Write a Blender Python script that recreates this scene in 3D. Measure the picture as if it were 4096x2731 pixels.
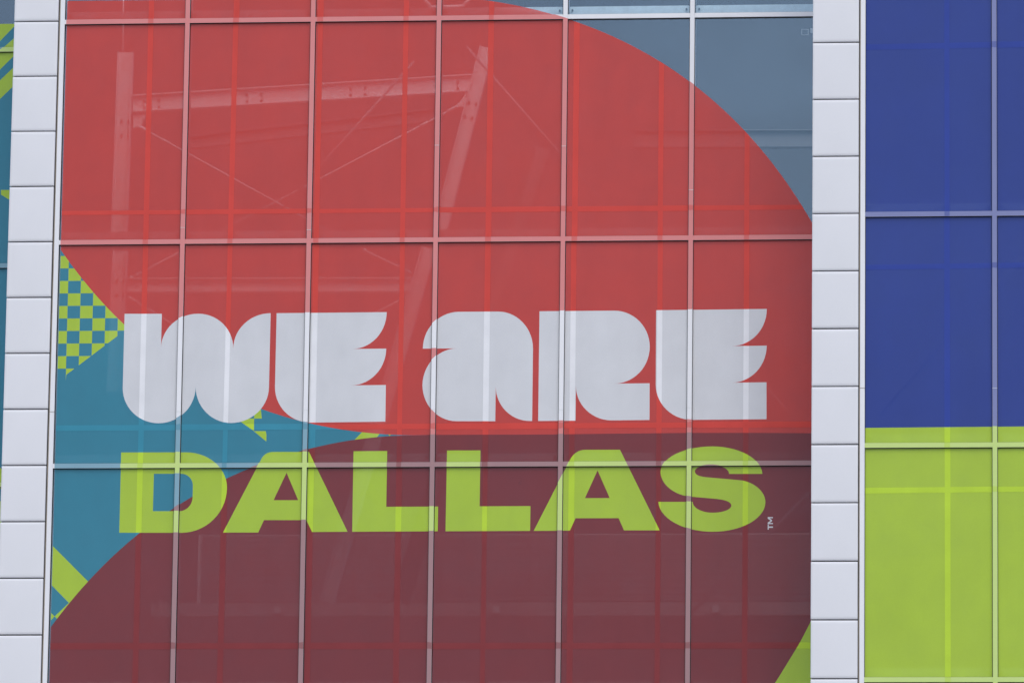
import bpy, bmesh, math, random
from mathutils import Vector, Matrix
from mathutils.geometry import delaunay_2d_cdt

for o in list(bpy.data.objects):
    bpy.data.objects.remove(o, do_unlink=True)
S = bpy.context.scene
COL = S.collection
random.seed(7)

# ------------------------------------------------------------------ camera
cam_data = bpy.data.cameras.new('camera')
cam = bpy.data.objects.new('camera', cam_data)
COL.objects.link(cam)
cam_data.sensor_fit = 'HORIZONTAL'
cam_data.sensor_width = 36.0
cam_data.lens = 36.0 * 25825.4 / 4096.0
cam_data.clip_start = 0.5
cam_data.clip_end = 2000.0
_p, _r, _y = 0.19410654, -0.01287534, 0.09736805          # pitch, roll, yaw
_R = Matrix.Rotation(_y, 3, 'Z') @ Matrix.Rotation(_p, 3, 'X') @ Matrix.Rotation(_r, 3, 'Y')
_R = _R @ Matrix(((1, 0, 0), (0, 0, -1), (0, 1, 0)))
cam.matrix_world = Matrix.Translation((12.61449, -73.69285, 1.60418)) @ _R.to_4x4()
S.camera = cam

# ------------------------------------------------------------------ sky, sun, exposure
world = bpy.data.worlds.new('World')
S.world = world
world.use_nodes = True
wn = world.node_tree.nodes
wl = world.node_tree.links
wn.clear()
SUN_EL, SUN_AZ = math.radians(52), math.radians(168)      # sun high, on the camera's side of the wall
sky = wn.new('ShaderNodeTexSky')
sky.sky_type = 'NISHITA'
sky.sun_disc = False
sky.sun_elevation = SUN_EL
sky.sun_rotation = SUN_AZ
sky.air_density = 1.0
sky.dust_density = 2.0
sky.ozone_density = 1.5
bgn = wn.new('ShaderNodeBackground')
bgn.inputs['Strength'].default_value = 0.145
wo = wn.new('ShaderNodeOutputWorld')
# a soft, broken overcast over the whole sky: noise laid on a flat cloud deck
tcw = wn.new('ShaderNodeTexCoord')
sep = wn.new('ShaderNodeSeparateXYZ')
wl.new(tcw.outputs['Generated'], sep.inputs[0])
zc = wn.new('ShaderNodeMath'); zc.operation = 'MAXIMUM'; zc.inputs[1].default_value = 0.05
wl.new(sep.outputs['Z'], zc.inputs[0])
dx = wn.new('ShaderNodeMath'); dx.operation = 'DIVIDE'
dy = wn.new('ShaderNodeMath'); dy.operation = 'DIVIDE'
wl.new(sep.outputs['X'], dx.inputs[0]); wl.new(zc.outputs[0], dx.inputs[1])
wl.new(sep.outputs['Y'], dy.inputs[0]); wl.new(zc.outputs[0], dy.inputs[1])
comb = wn.new('ShaderNodeCombineXYZ')
wl.new(dx.outputs[0], comb.inputs['X']); wl.new(dy.outputs[0], comb.inputs['Y'])
cn = wn.new('ShaderNodeTexNoise')
cn.inputs['Scale'].default_value = 1.4
cn.inputs['Detail'].default_value = 5
wl.new(comb.outputs[0], cn.inputs['Vector'])
cm = wn.new('ShaderNodeMapRange')
cm.inputs['From Min'].default_value = 0.25
cm.inputs['From Max'].default_value = 0.75
cm.inputs['To Min'].default_value = 0.5
cm.inputs['To Max'].default_value = 1.5
wl.new(cn.outputs['Fac'], cm.inputs['Value'])
cv = wn.new('ShaderNodeVectorMath'); cv.operation = 'SCALE'
wl.new(sky.outputs[0], cv.inputs[0]); wl.new(cm.outputs[0], cv.inputs['Scale'])
wl.new(cv.outputs[0], bgn.inputs['Color'])
wl.new(bgn.outputs[0], wo.inputs['Surface'])

sun_data = bpy.data.lights.new('sun', 'SUN')
sun_data.energy = 1.32
sun_data.angle = math.radians(50)
sun_data.color = (1.0, 0.985, 0.965)
sun = bpy.data.objects.new('sun', sun_data)
COL.objects.link(sun)
_d = Vector((math.sin(SUN_AZ) * math.cos(SUN_EL), math.cos(SUN_AZ) * math.cos(SUN_EL), math.sin(SUN_EL)))
sun.rotation_euler = (-_d).to_track_quat('-Z', 'Y').to_euler()
sun.location = (0, -60, 60)

vs = S.view_settings
vs.view_transform = 'Standard'
vs.look = 'None'
vs.gamma = 1.0
vs.use_curve_mapping = False
vs.exposure = 0.0
S.render.engine = 'CYCLES'
S.cycles.transparent_max_bounces = 16
S.cycles.max_bounces = 8

# facade coordinates in metres: X along the wall, Z above the ground
MID = {
  "letters": [["W","white",[[[0.8272,16.5261],[1.2701,16.5232],[1.2693,16.1096],[1.2715,16.156],[1.2791,16.2018],[1.2922,16.2464],[1.3104,16.2892],[1.3337,16.3298],[1.3616,16.3676],[1.3939,16.4021],[1.4301,16.4328],[1.4699,16.4595],[1.5126,16.4818],[1.5577,16.4993],[1.6048,16.5119],[1.6531,16.5193],[1.702,16.5216],[1.7492,16.5187],[1.7959,16.5105],[1.8414,16.4973],[1.8851,16.4791],[1.9266,16.4561],[1.9654,16.4288],[2.0008,16.3973],[2.0325,16.3622],[2.0601,16.3239],[2.0832,16.2828],[2.1015,16.2394],[2.1149,16.1944],[2.1231,16.1482],[2.1261,16.1015],[2.1284,16.1487],[2.1362,16.1954],[2.1494,16.2408],[2.1678,16.2844],[2.1912,16.3258],[2.2193,16.3643],[2.2518,16.3995],[2.2882,16.4309],[2.328,16.4582],[2.3708,16.4809],[2.4161,16.4989],[2.4632,16.5118],[2.5116,16.5196],[2.5607,16.5221],[2.5585,15.6392],[2.556,15.5914],[2.548,15.5444],[2.5345,15.4985],[2.5157,15.4544],[2.4918,15.4128],[2.4632,15.3739],[2.4303,15.3385],[2.3933,15.3069],[2.3528,15.2794],[2.3094,15.2565],[2.2634,15.2385],[2.2156,15.2255],[2.1665,15.2177],[2.1168,15.2153],[2.0705,15.2182],[2.0247,15.2264],[1.9799,15.2399],[1.9366,15.2584],[1.8954,15.2817],[1.8568,15.3095],[1.8214,15.3415],[1.7894,15.3773],[1.7614,15.4165],[1.7377,15.4584],[1.7186,15.5027],[1.7044,15.5488],[1.6951,15.596],[1.6911,15.6438],[1.6887,15.5957],[1.6809,15.5482],[1.6678,15.502],[1.6495,15.4576],[1.6263,15.4156],[1.5985,15.3764],[1.5664,15.3407],[1.5304,15.3088],[1.4909,15.2811],[1.4485,15.258],[1.4037,15.2398],[1.3571,15.2267],[1.3091,15.2189],[1.2606,15.2165],[1.2131,15.2193],[1.1661,15.2273],[1.1202,15.2404],[1.0758,15.2584],[1.0337,15.2811],[0.9943,15.3082],[0.9581,15.3393],[0.9256,15.3742],[0.8972,15.4123],[0.8732,15.4531],[0.8539,15.4962],[0.8397,15.541],[0.8306,15.587],[0.8268,15.6335]]]],["E","white",[[[2.6314,16.5216],[3.9329,16.5254],[3.9305,16.4763],[3.923,16.4278],[3.9106,16.3805],[3.8934,16.3352],[3.8717,16.2922],[3.8456,16.2523],[3.8155,16.2158],[3.7818,16.1832],[3.745,16.1549],[3.7054,16.1314],[3.6636,16.1128],[3.6201,16.0995],[3.5755,16.0915],[3.5302,16.089],[3.9342,16.0908],[3.9318,16.0417],[3.9243,15.9933],[3.9118,15.9461],[3.8943,15.9008],[3.8721,15.8579],[3.8455,15.818],[3.8148,15.7815],[3.7804,15.749],[3.7428,15.7208],[3.7023,15.6972],[3.6596,15.6787],[3.6151,15.6653],[3.5694,15.6574],[3.5231,15.6549],[3.9366,15.6577],[3.9376,15.2223],[3.0566,15.2152],[3.0094,15.218],[2.9627,15.226],[2.9171,15.2391],[2.8732,15.2573],[2.8315,15.2803],[2.7926,15.3078],[2.7569,15.3394],[2.7249,15.3748],[2.697,15.4135],[2.6736,15.4551],[2.6549,15.4989],[2.6412,15.5446],[2.6327,15.5914],[2.6294,15.6388]]]],["A","white",[[[4.3651,16.0876],[4.3674,16.1368],[4.375,16.1853],[4.3878,16.2325],[4.4057,16.2779],[4.4284,16.3209],[4.4557,16.361],[4.4872,16.3975],[4.5225,16.4301],[4.5611,16.4584],[4.6027,16.482],[4.6466,16.5006],[4.6923,16.514],[4.7392,16.5219],[4.7867,16.5244],[5.2446,16.5244],[5.2906,16.5213],[5.3361,16.5127],[5.3806,16.4987],[5.4234,16.4795],[5.464,16.4553],[5.5019,16.4264],[5.5366,16.3931],[5.5677,16.356],[5.5948,16.3155],[5.6176,16.2721],[5.6358,16.2263],[5.6491,16.1787],[5.6574,16.1299],[5.6605,16.0805],[5.6609,15.222],[5.6328,15.2221],[5.5882,15.2249],[5.5441,15.2328],[5.501,15.2456],[5.4595,15.2633],[5.4201,15.2857],[5.3833,15.3123],[5.3496,15.343],[5.3193,15.3773],[5.293,15.4148],[5.2708,15.455],[5.2532,15.4974],[5.2402,15.5416],[5.2321,15.5868],[5.229,15.6326],[5.2285,15.2211],[4.7754,15.2233],[4.7304,15.2262],[4.686,15.2344],[4.6425,15.2479],[4.6007,15.2664],[4.5609,15.2897],[4.5238,15.3176],[4.4897,15.3497],[4.4592,15.3855],[4.4325,15.4247],[4.4101,15.4667],[4.3922,15.5111],[4.379,15.5572],[4.3707,15.6045],[4.3674,15.6524],[4.3697,15.7015],[4.3771,15.7499],[4.3894,15.7971],[4.4065,15.8424],[4.4283,15.8853],[4.4544,15.9252],[4.4845,15.9617],[4.5182,15.9943],[4.5551,16.0225],[4.5948,16.046],[4.6366,16.0646],[4.6802,16.0779],[4.725,16.0858],[4.7703,16.0882]]]],["R","white",[[[5.7316,16.5242],[6.6088,16.5262],[6.6554,16.5232],[6.7015,16.5149],[6.7464,16.5013],[6.7897,16.4826],[6.8307,16.4591],[6.869,16.4311],[6.904,16.3989],[6.9354,16.3629],[6.9627,16.3235],[6.9856,16.2814],[7.0039,16.237],[7.0171,16.1908],[7.0254,16.1435],[7.0284,16.0956],[7.0262,16.0465],[7.0188,15.9981],[7.0063,15.951],[6.9889,15.9057],[6.9667,15.8628],[6.9402,15.8229],[6.9095,15.7865],[6.8751,15.7539],[6.8373,15.7258],[6.7968,15.7022],[6.754,15.6837],[6.7094,15.6703],[6.6636,15.6624],[6.6171,15.6599],[7.0306,15.6612],[7.0329,15.2272],[6.5921,15.2246],[6.5451,15.2274],[6.4987,15.2352],[6.4535,15.2481],[6.4099,15.2658],[6.3685,15.2882],[6.3299,15.3148],[6.2945,15.3455],[6.2628,15.3798],[6.2352,15.4173],[6.212,15.4575],[6.1935,15.4999],[6.18,15.544],[6.1717,15.5892],[6.1685,15.635],[6.1683,15.2225],[5.7312,15.2216]]]],["E","white",[[[7.0993,16.5278],[8.3933,16.5345],[8.3908,16.4852],[8.3833,16.4365],[8.3707,16.3891],[8.3533,16.3435],[8.3312,16.3004],[8.3047,16.2603],[8.2742,16.2236],[8.2401,16.1909],[8.2027,16.1626],[8.1626,16.1389],[8.1202,16.1203],[8.0761,16.1069],[8.0308,16.0989],[7.9849,16.0964],[8.3946,16.0999],[8.3919,16.0507],[8.3842,16.0022],[8.3715,15.955],[8.354,15.9097],[8.3319,15.8667],[8.3055,15.8268],[8.2751,15.7903],[8.241,15.7577],[8.2039,15.7294],[8.1639,15.7059],[8.1218,15.6873],[8.078,15.6739],[8.0331,15.6659],[7.9876,15.6634],[8.3938,15.6653],[8.396,15.2294],[7.5286,15.2259],[7.4813,15.2288],[7.4345,15.2368],[7.3888,15.25],[7.3449,15.2681],[7.3032,15.2909],[7.2643,15.3181],[7.2287,15.3494],[7.1968,15.3845],[7.169,15.4227],[7.1457,15.4638],[7.1272,15.5071],[7.1137,15.5521],[7.1054,15.5983],[7.1023,15.6451]]]],["D","green",[[[0.8268,14.8709],[1.5966,14.8691],[1.6507,14.8662],[1.7042,14.8581],[1.7565,14.8449],[1.8069,14.8268],[1.8547,14.804],[1.8994,14.7768],[1.9404,14.7454],[1.9771,14.7104],[2.0092,14.6722],[2.0362,14.6312],[2.0578,14.5879],[2.0737,14.543],[2.0838,14.497],[2.0878,14.4503],[2.0857,14.3902],[2.0768,14.3309],[2.0612,14.2731],[2.0391,14.2176],[2.0109,14.165],[1.9768,14.1161],[1.9374,14.0714],[1.893,14.0314],[1.8442,13.9968],[1.7917,13.9679],[1.7361,13.9451],[1.6782,13.9286],[1.6185,13.9187],[1.558,13.9156],[0.8276,13.9179]],[[1.2209,14.6158],[1.5421,14.6145],[1.5576,14.6136],[1.573,14.6109],[1.5881,14.6065],[1.6026,14.6005],[1.6163,14.5929],[1.6292,14.5838],[1.641,14.5733],[1.6517,14.5616],[1.6609,14.5488],[1.6688,14.5351],[1.675,14.5206],[1.6797,14.5056],[1.6826,14.4902],[1.6838,14.4746],[1.6839,14.3384],[1.6833,14.3196],[1.6808,14.301],[1.6762,14.2829],[1.6699,14.2656],[1.6617,14.2491],[1.6517,14.2338],[1.6402,14.2198],[1.6273,14.2073],[1.6131,14.1965],[1.5978,14.1874],[1.5816,14.1803],[1.5647,14.1751],[1.5473,14.172],[1.5296,14.171],[1.2193,14.1721]]]],["A","green",[[[2.051,13.9158],[2.4724,14.7591],[2.4841,14.785],[2.4979,14.8074],[2.5137,14.8264],[2.5316,14.8419],[2.5516,14.8539],[2.5737,14.8625],[2.5979,14.8676],[2.6241,14.8692],[3.0455,14.8674],[3.5163,13.9215],[3.1,13.9198],[3.0298,14.0604],[2.5313,14.0621],[2.4666,13.9156]],[[2.7863,14.6216],[2.9295,14.296],[2.6396,14.297]]]],["L","green",[[[3.5701,14.8728],[3.966,14.874],[3.9651,14.2139],[4.5732,14.2147],[4.5732,13.924],[3.5703,13.9213]]]],["L","green",[[[4.6684,14.8769],[5.0603,14.8766],[5.0588,14.2159],[5.6538,14.2167],[5.6527,13.925],[4.6639,13.9237]]]],["A","green",[[[5.6944,13.9249],[6.105,14.7514],[6.1213,14.7813],[6.1394,14.8072],[6.1595,14.8292],[6.1816,14.8471],[6.2055,14.861],[6.2314,14.8709],[6.2591,14.8767],[6.2889,14.8786],[6.6917,14.8768],[7.1626,13.9264],[6.7472,13.9277],[6.6833,14.0706],[6.1822,14.0723],[6.117,13.9265]],[[6.4324,14.6339],[6.577,14.3083],[6.2884,14.3079]]]],["S","green",[[[8.3513,14.5855],[8.3458,14.6217],[8.3332,14.6574],[8.3138,14.6923],[8.2878,14.7259],[8.2555,14.7578],[8.2172,14.7876],[8.1736,14.8148],[8.1252,14.8392],[8.0724,14.8604],[8.0161,14.8782],[7.9569,14.8923],[7.8956,14.9027],[7.8329,14.909],[7.7696,14.9113],[7.7019,14.9097],[7.6351,14.9044],[7.5701,14.8952],[7.5075,14.8825],[7.4483,14.8664],[7.3931,14.847],[7.3427,14.8246],[7.2977,14.7994],[7.2587,14.7719],[7.2261,14.7424],[7.2004,14.7111],[7.1819,14.6786],[7.1708,14.6452],[7.1673,14.6113],[7.1697,14.583],[7.1762,14.5545],[7.1869,14.5262],[7.2016,14.4986],[7.2201,14.4719],[7.2422,14.4465],[7.2676,14.4228],[7.2959,14.4009],[7.3269,14.3812],[7.3601,14.3639],[7.3951,14.3493],[7.4315,14.3375],[7.4688,14.3286],[7.5066,14.3229],[7.7737,14.2979],[7.8251,14.2931],[7.8697,14.2867],[7.9074,14.2787],[7.9383,14.2691],[7.9624,14.2579],[7.9796,14.2451],[7.99,14.2306],[7.9935,14.2145],[7.9922,14.2051],[7.9881,14.1959],[7.9814,14.1868],[7.972,14.1782],[7.9602,14.17],[7.946,14.1623],[7.9296,14.1554],[7.9114,14.1491],[7.8913,14.1438],[7.8699,14.1393],[7.8472,14.1358],[7.8235,14.1332],[7.7993,14.1317],[7.7748,14.1313],[7.749,14.1322],[7.7236,14.1347],[7.6989,14.1387],[7.675,14.1443],[7.6524,14.1513],[7.6313,14.1596],[7.6121,14.1692],[7.5948,14.1799],[7.5798,14.1917],[7.5673,14.2042],[7.5573,14.2175],[7.5501,14.2312],[7.5457,14.2454],[7.5441,14.2597],[7.1435,14.2611],[7.1498,14.2217],[7.1637,14.1828],[7.1851,14.1449],[7.2136,14.1084],[7.249,14.0738],[7.2906,14.0416],[7.3381,14.0121],[7.3909,13.9857],[7.4482,13.9627],[7.5093,13.9435],[7.5735,13.9282],[7.6399,13.9171],[7.7078,13.9103],[7.7763,13.9079],[7.845,13.9099],[7.9129,13.9162],[7.9791,13.9268],[8.0426,13.9415],[8.1028,13.9602],[8.1588,13.9825],[8.21,14.0083],[8.2557,14.0372],[8.2954,14.0689],[8.3285,14.1029],[8.3547,14.1388],[8.3736,14.1763],[8.3849,14.2147],[8.3886,14.2536],[8.3865,14.2795],[8.3807,14.3054],[8.3712,14.3311],[8.358,14.3561],[8.3414,14.3803],[8.3216,14.4032],[8.2988,14.4246],[8.2733,14.4443],[8.2454,14.4619],[8.2156,14.4773],[8.184,14.4902],[8.1512,14.5006],[8.1176,14.5082],[8.0836,14.5129],[7.7275,14.5459],[7.6899,14.5495],[7.6573,14.5545],[7.6298,14.5612],[7.6072,14.5693],[7.5896,14.579],[7.577,14.5902],[7.5694,14.603],[7.5667,14.6172],[7.5679,14.626],[7.5714,14.6346],[7.5772,14.643],[7.5853,14.6511],[7.5956,14.6587],[7.6079,14.6658],[7.622,14.6723],[7.6379,14.6781],[7.6552,14.6831],[7.6738,14.6873],[7.6935,14.6905],[7.7139,14.6929],[7.7349,14.6943],[7.7562,14.6947],[7.7794,14.6939],[7.8024,14.6918],[7.8248,14.6884],[7.8464,14.6837],[7.8668,14.6778],[7.8858,14.6708],[7.9033,14.6628],[7.9188,14.6538],[7.9324,14.644],[7.9437,14.6334],[7.9527,14.6223],[7.9592,14.6108],[7.9632,14.599],[7.9645,14.587]]]],["T","white",[[[8.4165,13.9912],[8.4284,13.9912],[8.4285,13.9687],[8.4773,13.9686],[8.4773,13.9521],[8.4285,13.9523],[8.4286,13.9313],[8.4168,13.9313]]]],["M","white",[[[8.4161,14.0781],[8.4767,14.0779],[8.4768,14.0644],[8.4369,14.0646],[8.4665,14.042],[8.4666,14.03],[8.4371,14.0091],[8.4771,14.009],[8.4771,13.9955],[8.4165,13.9957],[8.4164,14.0137],[8.4503,14.0361],[8.4162,14.0601]]]]],
  "red": [[-0.3135,20.3246],[1.4649,20.3198],[2.9842,20.3362],[3.7295,20.3644],[4.3252,20.3637],[4.6231,20.342],[4.9984,20.2828],[5.056,20.2741],[5.1133,20.2649],[5.1705,20.2552],[5.2275,20.2449],[5.2842,20.2341],[5.3408,20.2227],[5.3971,20.2108],[5.4533,20.1983],[5.5093,20.1853],[5.565,20.1717],[5.6206,20.1576],[5.676,20.143],[5.7311,20.1277],[5.7861,20.1119],[5.8409,20.0956],[5.8954,20.0787],[5.9498,20.0613],[6.0039,20.0432],[6.0578,20.0246],[6.1116,20.0055],[6.1651,19.9857],[6.2184,19.9654],[6.2714,19.9446],[6.3243,19.9231],[6.3769,19.9011],[6.4293,19.8785],[6.4814,19.8552],[6.5333,19.8315],[6.585,19.8071],[6.6364,19.7821],[6.6876,19.7565],[6.7385,19.7304],[6.7891,19.7036],[6.8395,19.6763],[6.8896,19.6483],[6.9394,19.6198],[6.9889,19.5906],[7.0382,19.5609],[7.0871,19.5305],[7.1358,19.4996],[7.1841,19.468],[7.2322,19.4359],[7.2799,19.4031],[7.3273,19.3697],[7.3744,19.3358],[7.4211,19.3012],[7.4675,19.266],[7.5135,19.2303],[7.5592,19.1939],[7.6046,19.157],[7.6496,19.1194],[7.6942,19.0813],[7.7384,19.0426],[7.7823,19.0033],[7.8258,18.9634],[7.8689,18.9229],[7.9116,18.8818],[7.954,18.8402],[7.9959,18.798],[8.0374,18.7552],[8.0786,18.7119],[8.1193,18.6679],[8.1597,18.6235],[8.1996,18.5784],[8.2391,18.5328],[8.2783,18.4867],[8.317,18.44],[8.3553,18.3928],[8.3932,18.345],[8.4307,18.2966],[8.4678,18.2478],[8.5044,18.1984],[8.5407,18.1484],[8.5766,18.0979],[8.6121,18.0469],[8.6471,17.9954],[8.6818,17.9433],[8.7161,17.8907],[8.7501,17.8376],[8.7836,17.7839],[8.8168,17.7297],[8.8496,17.6749],[8.882,17.6197],[8.9141,17.5638],[8.9458,17.5075],[8.9772,17.4506],[9.0083,17.3931],[9.039,17.3351],[9.0694,17.2765],[9.0764,15.0609],[8.2573,15.0688],[7.5006,15.0723],[6.5337,15.0668],[5.8718,15.061],[4.471,15.063],[4.2832,15.0594],[4.2278,15.06],[4.1724,15.0612],[4.117,15.063],[4.0616,15.0652],[4.0061,15.0681],[3.9507,15.0715],[3.8952,15.0754],[3.8397,15.08],[3.7841,15.085],[3.7286,15.0907],[3.6731,15.0969],[3.6176,15.1036],[3.562,15.111],[3.5065,15.1189],[3.451,15.1274],[3.3956,15.1365],[3.3401,15.1462],[3.2847,15.1565],[3.2293,15.1674],[3.174,15.1789],[3.1187,15.191],[3.0635,15.2037],[3.0083,15.217],[2.9532,15.231],[2.8982,15.2455],[2.8433,15.2607],[2.7884,15.2766],[2.7337,15.293],[2.6791,15.3102],[2.6245,15.3279],[2.5701,15.3463],[2.5158,15.3654],[2.4617,15.3851],[2.4077,15.4055],[2.3539,15.4265],[2.3002,15.4482],[2.2467,15.4706],[2.1934,15.4936],[2.1403,15.5173],[2.0874,15.5417],[2.0347,15.5667],[1.9823,15.5924],[1.93,15.6188],[1.878,15.6459],[1.8263,15.6736],[1.7748,15.702],[1.7236,15.7311],[1.6727,15.7608],[1.6221,15.7912],[1.5718,15.8223],[1.5218,15.8541],[1.4721,15.8865],[1.4227,15.9195],[1.3737,15.9533],[1.325,15.9876],[1.2767,16.0226],[1.2287,16.0583],[1.1811,16.0946],[1.1339,16.1315],[1.0871,16.1691],[1.0407,16.2072],[0.9947,16.246],[0.9491,16.2854],[0.9038,16.3254],[0.8591,16.366],[0.8147,16.4071],[0.7708,16.4489],[0.7272,16.4912],[0.6842,16.5341],[0.6415,16.5775],[0.5993,16.6215],[0.5576,16.666],[0.5162,16.711],[0.4753,16.7566],[0.4349,16.8027],[0.3949,16.8492],[0.3553,16.8963],[0.3161,16.9438],[0.2774,16.9918],[0.2391,17.0403],[0.2013,17.0892],[0.1638,17.1386],[0.1267,17.1884],[0.0901,17.2386],[0.0538,17.2893],[0.0179,17.3404],[-0.0177,17.3919],[-0.0528,17.4437],[-0.0877,17.496]],
  "maroon": [[-0.1575,12.5],[-0.1225,12.5545],[-0.0872,12.6085],[-0.0515,12.6621],[-0.0154,12.7152],[0.021,12.7679],[0.0578,12.8201],[0.095,12.8719],[0.1326,12.9232],[0.1707,12.974],[0.2091,13.0243],[0.248,13.0741],[0.2873,13.1233],[0.327,13.1721],[0.3672,13.2204],[0.4078,13.2681],[0.4488,13.3153],[0.4904,13.362],[0.5323,13.4081],[0.5747,13.4536],[0.6176,13.4986],[0.6609,13.543],[0.7046,13.5868],[0.7488,13.6301],[0.7934,13.6727],[0.8385,13.7148],[0.884,13.7562],[0.9299,13.797],[0.9762,13.8372],[1.023,13.8768],[1.0701,13.9158],[1.1177,13.9541],[1.1656,13.9918],[1.214,14.0289],[1.2627,14.0653],[1.3117,14.1011],[1.3612,14.1362],[1.411,14.1707],[1.4611,14.2045],[1.5116,14.2376],[1.5624,14.2701],[1.6136,14.302],[1.665,14.3331],[1.7167,14.3636],[1.7688,14.3935],[1.8211,14.4227],[1.8737,14.4512],[1.9266,14.479],[1.9797,14.5062],[2.033,14.5328],[2.0866,14.5586],[2.1405,14.5838],[2.1945,14.6084],[2.2488,14.6323],[2.3033,14.6555],[2.3579,14.6781],[2.4128,14.7],[2.4678,14.7212],[2.523,14.7419],[2.5784,14.7618],[2.6339,14.7811],[2.6896,14.7998],[2.7454,14.8178],[2.8013,14.8352],[2.8574,14.8519],[2.9136,14.868],[2.9699,14.8834],[3.0264,14.8982],[3.0829,14.9124],[3.1395,14.9259],[3.1962,14.9388],[3.253,14.951],[3.3099,14.9626],[3.3668,14.9735],[3.4239,14.9838],[3.4809,14.9935],[3.5381,15.0025],[3.5953,15.0108],[3.6525,15.0185],[3.7098,15.0255],[3.7671,15.0319],[3.8244,15.0376],[3.8818,15.0426],[3.9391,15.0469],[3.9965,15.0506],[4.0539,15.0535],[4.1113,15.0558],[4.1686,15.0573],[4.226,15.0581],[4.2833,15.0582],[4.471,15.063],[5.8718,15.061],[6.5337,15.0668],[7.5006,15.0723],[8.2573,15.0688],[9.0764,15.0609],[9.0826,13.1884],[8.9163,12.8502],[8.897,12.8119],[8.8781,12.7739],[8.8592,12.7358],[8.8399,12.6976],[8.8199,12.6591],[8.7989,12.6201],[8.7766,12.5805],[8.7533,12.5404],[8.7292,12.5001],[8.7048,12.4595],[8.6801,12.419],[8.6556,12.3786],[8.6317,12.3389],[8.6082,12.2999],[8.5846,12.2609],[8.5602,12.2212],[8.5345,12.1802],[8.5068,12.1374],[8.4774,12.0928],[8.4468,12.0472],[8.4148,12.0003],[8.3813,11.9519],[8.3462,11.9018],[8.3093,11.8499],[8.2698,11.7954],[8.2279,11.7383],[8.1842,11.6796],[8.1398,11.62],[8.0954,11.5605],[8.0518,11.5018],[7.6515,11.0094],[-0.2077,11.0051]],
  "checker": [[-0.0038,17.0757,0.1465,17.226],[0.2968,17.0757,0.4471,17.226],[0.5974,17.0757,0.7477,17.226],[0.898,17.0757,1.0483,17.226],[0.1465,16.9254,0.2968,17.0757],[0.4471,16.9254,0.5974,17.0757],[0.7477,16.9254,0.898,17.0757],[-0.0038,16.7751,0.1465,16.9254],[0.2968,16.7751,0.4471,16.9254],[0.5974,16.7751,0.7477,16.9254],[0.898,16.7751,1.0483,16.9254],[0.1465,16.6248,0.2968,16.7751],[0.4471,16.6248,0.5974,16.7751],[0.7477,16.6248,0.898,16.7751],[-0.0038,16.4745,0.1465,16.6248],[0.2968,16.4745,0.4471,16.6248],[0.5974,16.4745,0.7477,16.6248],[0.898,16.4745,1.0483,16.6248],[0.1465,16.3242,0.2968,16.4745],[0.4471,16.3242,0.5974,16.4745],[0.7477,16.3242,0.898,16.4745],[-0.0038,16.1739,0.1465,16.3242],[0.2968,16.1739,0.4471,16.3242],[0.5974,16.1739,0.7477,16.3242],[0.898,16.1739,1.0483,16.3242],[0.1465,16.0236,0.2968,16.1739],[0.4471,16.0236,0.5974,16.1739],[0.7477,16.0236,0.898,16.1739],[-0.0038,15.8733,0.1465,16.0236],[0.2968,15.8733,0.4471,16.0236],[0.5974,15.8733,0.7477,16.0236],[0.898,15.8733,1.0483,16.0236],[0.1465,15.723,0.2968,15.8733],[0.4471,15.723,0.5974,15.8733],[0.7477,15.723,0.898,15.8733]],
  "diag": [[1.0151,16.4649],[0.1522,15.8003]],
  "green": [[[2.3896,15.3513],[2.4674,15.3813],[2.4818,15.2657],[2.3914,15.2662]],[[2.191,15.2671],[2.3914,15.2662],[2.3914,15.1174],[2.234,15.2274]],[[2.3929,15.1174],[2.5299,15.1167],[2.5398,15.0772],[2.54,14.9923],[2.3915,15.1143]],[[3.6828,15.1174],[3.9005,15.1133],[3.8226,15.0137],[3.5502,14.9786]],[[3.9686,15.0782],[4.0135,15.078],[3.9915,15.0508]],[[-0.0071,13.8165],[0.0441,13.7649],[0.5192,13.2987],[0.3076,13.0356],[0.2534,13.0914],[0.0444,13.2999],[0.0057,13.3377]],[[-0.0009,13.0211],[0.0455,12.9759],[0.0889,12.9321],[0.0479,12.8885],[0.0039,12.8435]],[[0.2519,13.0899],[0.0889,12.9321],[0.1538,12.8703],[0.3446,13.0581]]],
  "hs": [[15.1984,15.1298],[17.7732,17.7159],[12.615,12.5418]],
}
RB = {
  "bound": [[9.4379,14.8225],[11.4066,14.8313]],
  "hs": [[19.293,19.2224],[16.7127,16.646],[14.1318,14.0686]],
  "hs2": [[19.3079,19.2402],[16.7264,16.6596],[14.145,14.0791]],
}
LB = {
  "top": 20.4297,
  "green": [[[-1.5042,20.4518],[-0.6883,20.4429],[-0.6918,20.5704],[-0.8563,20.3969],[-1.0268,20.2155],[-1.4836,19.7508]],[[-0.6874,20.411],[-0.8523,20.2535],[-1.0234,20.0961],[-1.4808,19.6554],[-1.4733,19.4012],[-1.0167,19.8605],[-0.8584,20.0211],[-0.6817,20.2007]],[[-0.6778,20.0606],[-0.8607,19.878],[-1.013,19.727],[-1.4695,19.2743],[-1.463,19.0523],[-1.0064,19.4951],[-0.8587,19.6413],[-0.6715,19.8284]],[[-0.9621,18.3679],[-0.6937,18.3657],[-0.6871,18.126],[-0.862,18.2488],[-0.9604,18.3095]],[[-0.9738,15.0592],[-0.8593,14.947],[-0.6876,14.7788],[-0.6854,14.7013],[-1.3356,14.7271],[-1.3565,15.4339]],[[-0.9566,14.4546],[-0.8592,14.5626],[-0.6867,14.7478],[-0.6592,13.7585],[-0.9368,13.7593]]],
}
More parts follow.
